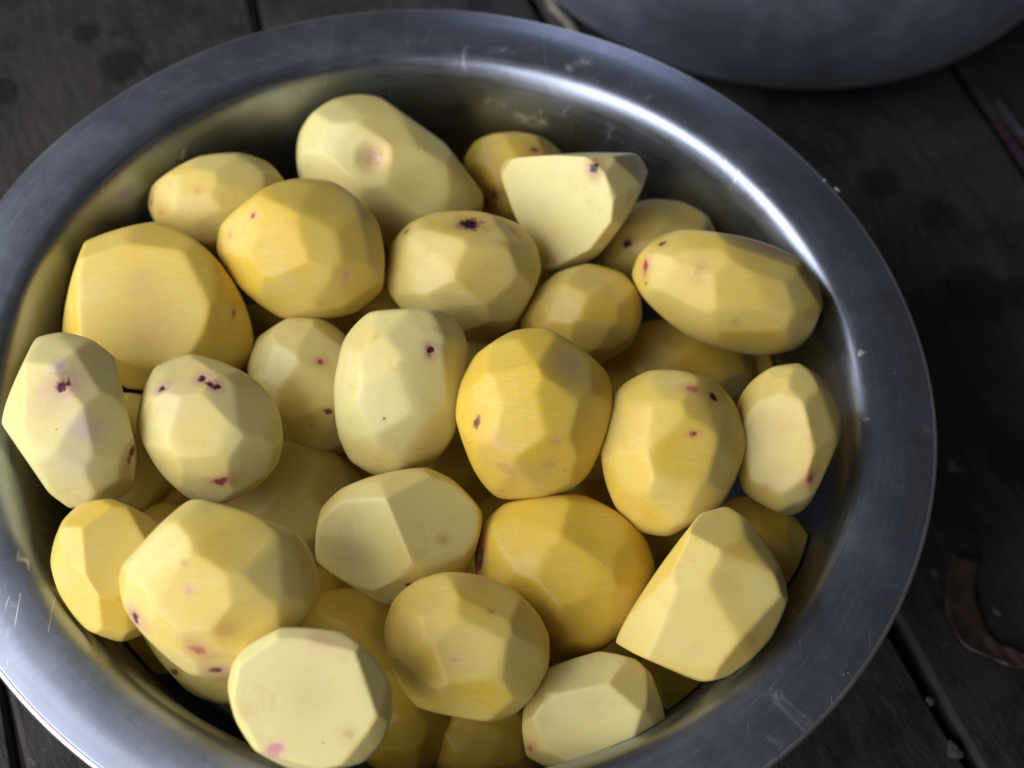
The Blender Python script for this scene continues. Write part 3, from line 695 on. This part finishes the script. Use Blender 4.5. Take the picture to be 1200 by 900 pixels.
# ------------------------------------------------------------------ scraps on the table and rim
def strip(name, pts, widths, z0, mat, label, cat, curl=0.35, thick=0.0012, lift=None, n=40, cols=9):
    """a curled ribbon of peel lying on the table: pts are pixels of its centre line"""
    P = [on_plane(x, y, z0) for x, y in pts]
    fine = np.array(spline(P, max(2, n // (len(P) - 1)))); m = len(fine)
    wd = np.interp(np.linspace(0, 1, m), np.linspace(0, 1, len(widths)), widths)
    up = np.zeros(m) if lift is None else np.interp(np.linspace(0, 1, m), np.linspace(0, 1, len(lift)), lift)
    r = np.random.default_rng(len(pts) * 7 + int(pts[0][0]))
    V = []; Fc = []
    e1 = np.cumsum(r.normal(0, .35, m)) * 0.0005; e2 = np.cumsum(r.normal(0, .35, m)) * 0.0005
    for s in (0, 1):
        for i in range(m):
            t = fine[min(i + 1, m - 1)] - fine[max(i - 1, 0)]; t /= np.linalg.norm(t) + 1e-9
            nrm = np.array([-t[1], t[0], 0])
            for j in range(cols):
                q = j / (cols - 1) * 2 - 1
                w = wd[i] / 2 + (e1[i] if q > 0 else e2[i])
                zz = up[i] + curl * (q * q) * wd[i] * 0.5 + 0.0004 * math.sin(i * 0.9 + j)
                V.append(fine[i] + nrm * q * w + np.array([0, 0, zz + (thick if s == 0 else 0.0002)]))
    N = m * cols
    for i in range(m - 1):
        for j in range(cols - 1):
            a = i * cols + j
            Fc.append((a, a + 1, a + cols + 1, a + cols)); Fc.append((N + a, N + a + cols, N + a + cols + 1, N + a + 1))
        for j in (0, cols - 1):
            a = i * cols + j; Fc.append((a, a + cols, N + a + cols, N + a))
    for i in (0, m - 1):
        for j in range(cols - 1):
            a = i * cols + j; Fc.append((a, a + 1, N + a + 1, N + a))
    V = np.array(V); c = V.mean(0); c[2] = V[:, 2].min()
    o = link_mesh(name, V - c, Fc, mat); o.location = c
    bm = bmesh.new(); bm.from_mesh(o.data); bmesh.ops.recalc_face_normals(bm, faces=bm.faces[:]); bm.to_mesh(o.data); bm.free()
    return tag(o, label, cat)
T0 = TABLE_Z + 0.0006
PEEL = plain("dried_peel", (0.060, 0.036, 0.024), 0.42, 90, 0.45)
strip("potato_peel", [(1128,658),(1124,690),(1128,720),(1142,748),(1165,765),(1185,774),(1204,780)], [.0135,.0125,.0165,.015,.0085,.0095,.006], T0, PEEL,
      "curled brown strip of potato peel lying on the dark planks at the right", "peel", curl=0.16, lift=[.004,.0015,0,0,.001,.002,.003])
strip("purple_peel", [(1163,142),(1176,160),(1190,180),(1204,205)], [.0022,.0045,.0045,.003], T0, plain("purple_skin", (0.07, 0.022, 0.042), 0.5, 200, 0.5),
      "thin purple strip of peel near the far right edge of the table", "peel", thick=.001)
strip("grey_peel", [(1168,118),(1180,137),(1192,155),(1206,172)], [.003,.006,.007,.005], T0, plain("grey_skin", (0.075, 0.075, 0.085), 0.5, 160, 0.5),
      "pale grey strip of peel beside the thin purple one", "peel", thick=.001)
# wooden stick between the basin and the pot
a = on_plane(600, -60, TABLE_Z + .004); b = on_plane(690, 62, TABLE_Z + .004)
dv = b - a; L = np.linalg.norm(dv); V = []; Fc = []; ns = 14; nr = 10
for i in range(ns + 1):
    c = a + dv * i / ns + np.array([0.0008 * math.sin(i * 1.3), 0.0006 * math.sin(i * 2.1), 0]); rr = 0.0036 * (1 + 0.12 * math.sin(i * 1.9)) * (1 - 0.25 * i / ns)
    for k in range(nr):
        an = 2 * math.pi * k / nr; side = np.array([-dv[1], dv[0], 0]) / L
        V.append(c + side * rr * math.cos(an) + np.array([0, 0, rr * math.sin(an)]))
for i in range(ns):
    for k in range(nr):
        Fc.append((i * nr + k, i * nr + (k + 1) % nr, (i + 1) * nr + (k + 1) % nr, (i + 1) * nr + k))
Fc.append(tuple(range(nr))[::-1]); Fc.append(tuple(ns * nr + k for k in range(nr)))
V = np.array(V); c0 = V.mean(0)
st = link_mesh("stick", V - c0, Fc, plain("bare_twig", (0.20, 0.165, 0.145), 0.6, 90, 0.6)); st.location = c0
tag(st, "thin pale stick on the table between the basin and the pot", "stick")

# bits of potato and drops on the metal; the flange height at radius r
def rim_z(r): return float(np.interp(r, [p[0] for p in INNER[6:]], [p[1] for p in INNER[6:]]))
def on_rim(px, py):
    z = 0.003
    for _ in range(12):
        p = on_plane(px, py, z); z = rim_z(math.hypot(p[0], p[1]))
    return np.array([p[0], p[1], z])
def rim_normal(p):
    r = math.hypot(p[0], p[1]); s = (rim_z(r + .001) - rim_z(r - .001)) / .002
    n = np.array([-s * p[0] / r, -s * p[1] / r, 1.0]); return n / np.linalg.norm(n)
WATER = NT("water"); WATER.b.inputs["Base Color"].default_value = (1, 1, 1, 1); WATER.b.inputs["Roughness"].default_value = 0.03
WATER.b.inputs["Transmission Weight"].default_value = 1.0; WATER.b.inputs["IOR"].default_value = 1.33; WATER = WATER.m
FLESH = plain("potato_crumb", (0.42, 0.41, 0.40), 0.3, 300, 0.8, sss=0.4)
def blob(name, p, nrm, ax, ang, mat, label, cat, group, jag=0.0, seed=1):
    D3, f = ico(4 if jag else 5); r = np.random.default_rng(seed)
    k = r.normal(size=(6, 3)) * 2.2; ph = r.uniform(0, 6.28, 6)
    X = D3 * (1 + jag * sum(np.sin(D3 @ k[i] + ph[i]) for i in range(6)) / 3)[:, None]
    X = X * np.array(ax); X[:, 2] = np.where(X[:, 2] < 0, X[:, 2] * 0.15, X[:, 2])
    t = np.array([math.cos(ang), math.sin(ang), 0]); t -= nrm * (t @ nrm); t /= np.linalg.norm(t); b_ = np.cross(nrm, t)
    o = link_mesh(name, X @ np.stack([t, b_, nrm]), f, mat); o.location = p + nrm * ax[2] * 0.10
    return tag(o, label, cat, group)
G1 = "bits of potato and drops on the rim"
for (px, py, ax, ang, mt, nm, lb, ct, jg) in [
    (1010, 414, (.0023,.0017,.0010), .4, FLESH, "potato_crumb", "largest white crumb on the right side of the inner rim", "crumb", .2),
    (1047, 436, (.0034,.0020,.0009), -.3, WATER, "water_drop", "flat clear water drop in the middle of the rim at the right", "drop", 0),
    (1015, 490, (.0013,.0019,.0007), .9, FLESH, "potato_crumb", "thin whitish crumb below the largest one on the inner rim", "crumb", .2),
    (981, 222, (.0016,.0007,.0003), -.6, FLESH, "potato_crumb", "oblong pale crumb near the upper right outer edge of the rim", "crumb", .2),
    (966, 211, (.0008,.0006,.0003), 0, FLESH, "potato_crumb", "tiny pale crumb beside the oblong one on the upper right rim", "crumb", .2),
    (991, 790, (.0016,.0013,.0012), 0, WATER, "water_drop", "small bright water drop at the lower right outer edge", "drop", 0),
    (1036, 341, (.0012,.0007,.0003), -.8, FLESH, "potato_crumb", "small tan crumb on the flat of the right rim", "crumb", .3),
    (908, 699, (.0007,.0006,.0005), 0, WATER, "water_drop", "pinhead drop on the lower right rim", "drop", 0)]:
    p = on_rim(px, py); blob(nm, p, rim_normal(p), ax, ang, mt, lb, ct, G1, jg, seed=int(px))
G2 = "pale flecks on the table"
for (px, py, r_, lb) in [(1090, 822, .0022, "round pale fleck on the planks beside the seam at the lower right"), (1118, 880, .0042, "long smeared pale fleck on the planks at the bottom right"),
                      (1168, 716, .0022, "grey fleck just right of the brown peel"), (1095, 671, .0020, "dim grey fleck left of the brown peel"),
                      (1118, 547, .0036, "dim smear of starch on the planks right of the rim")]:
    p = on_plane(px, py, TABLE_Z + 0.0006); blob("fleck", p, np.array([0, 0, 1.0]), (r_ * .7, r_, .0006), .5, plain("starch_fleck", (0.09, 0.088, 0.092), 0.7, 500, 0.6), lb, "fleck", G2, .35, seed=int(px))
#END
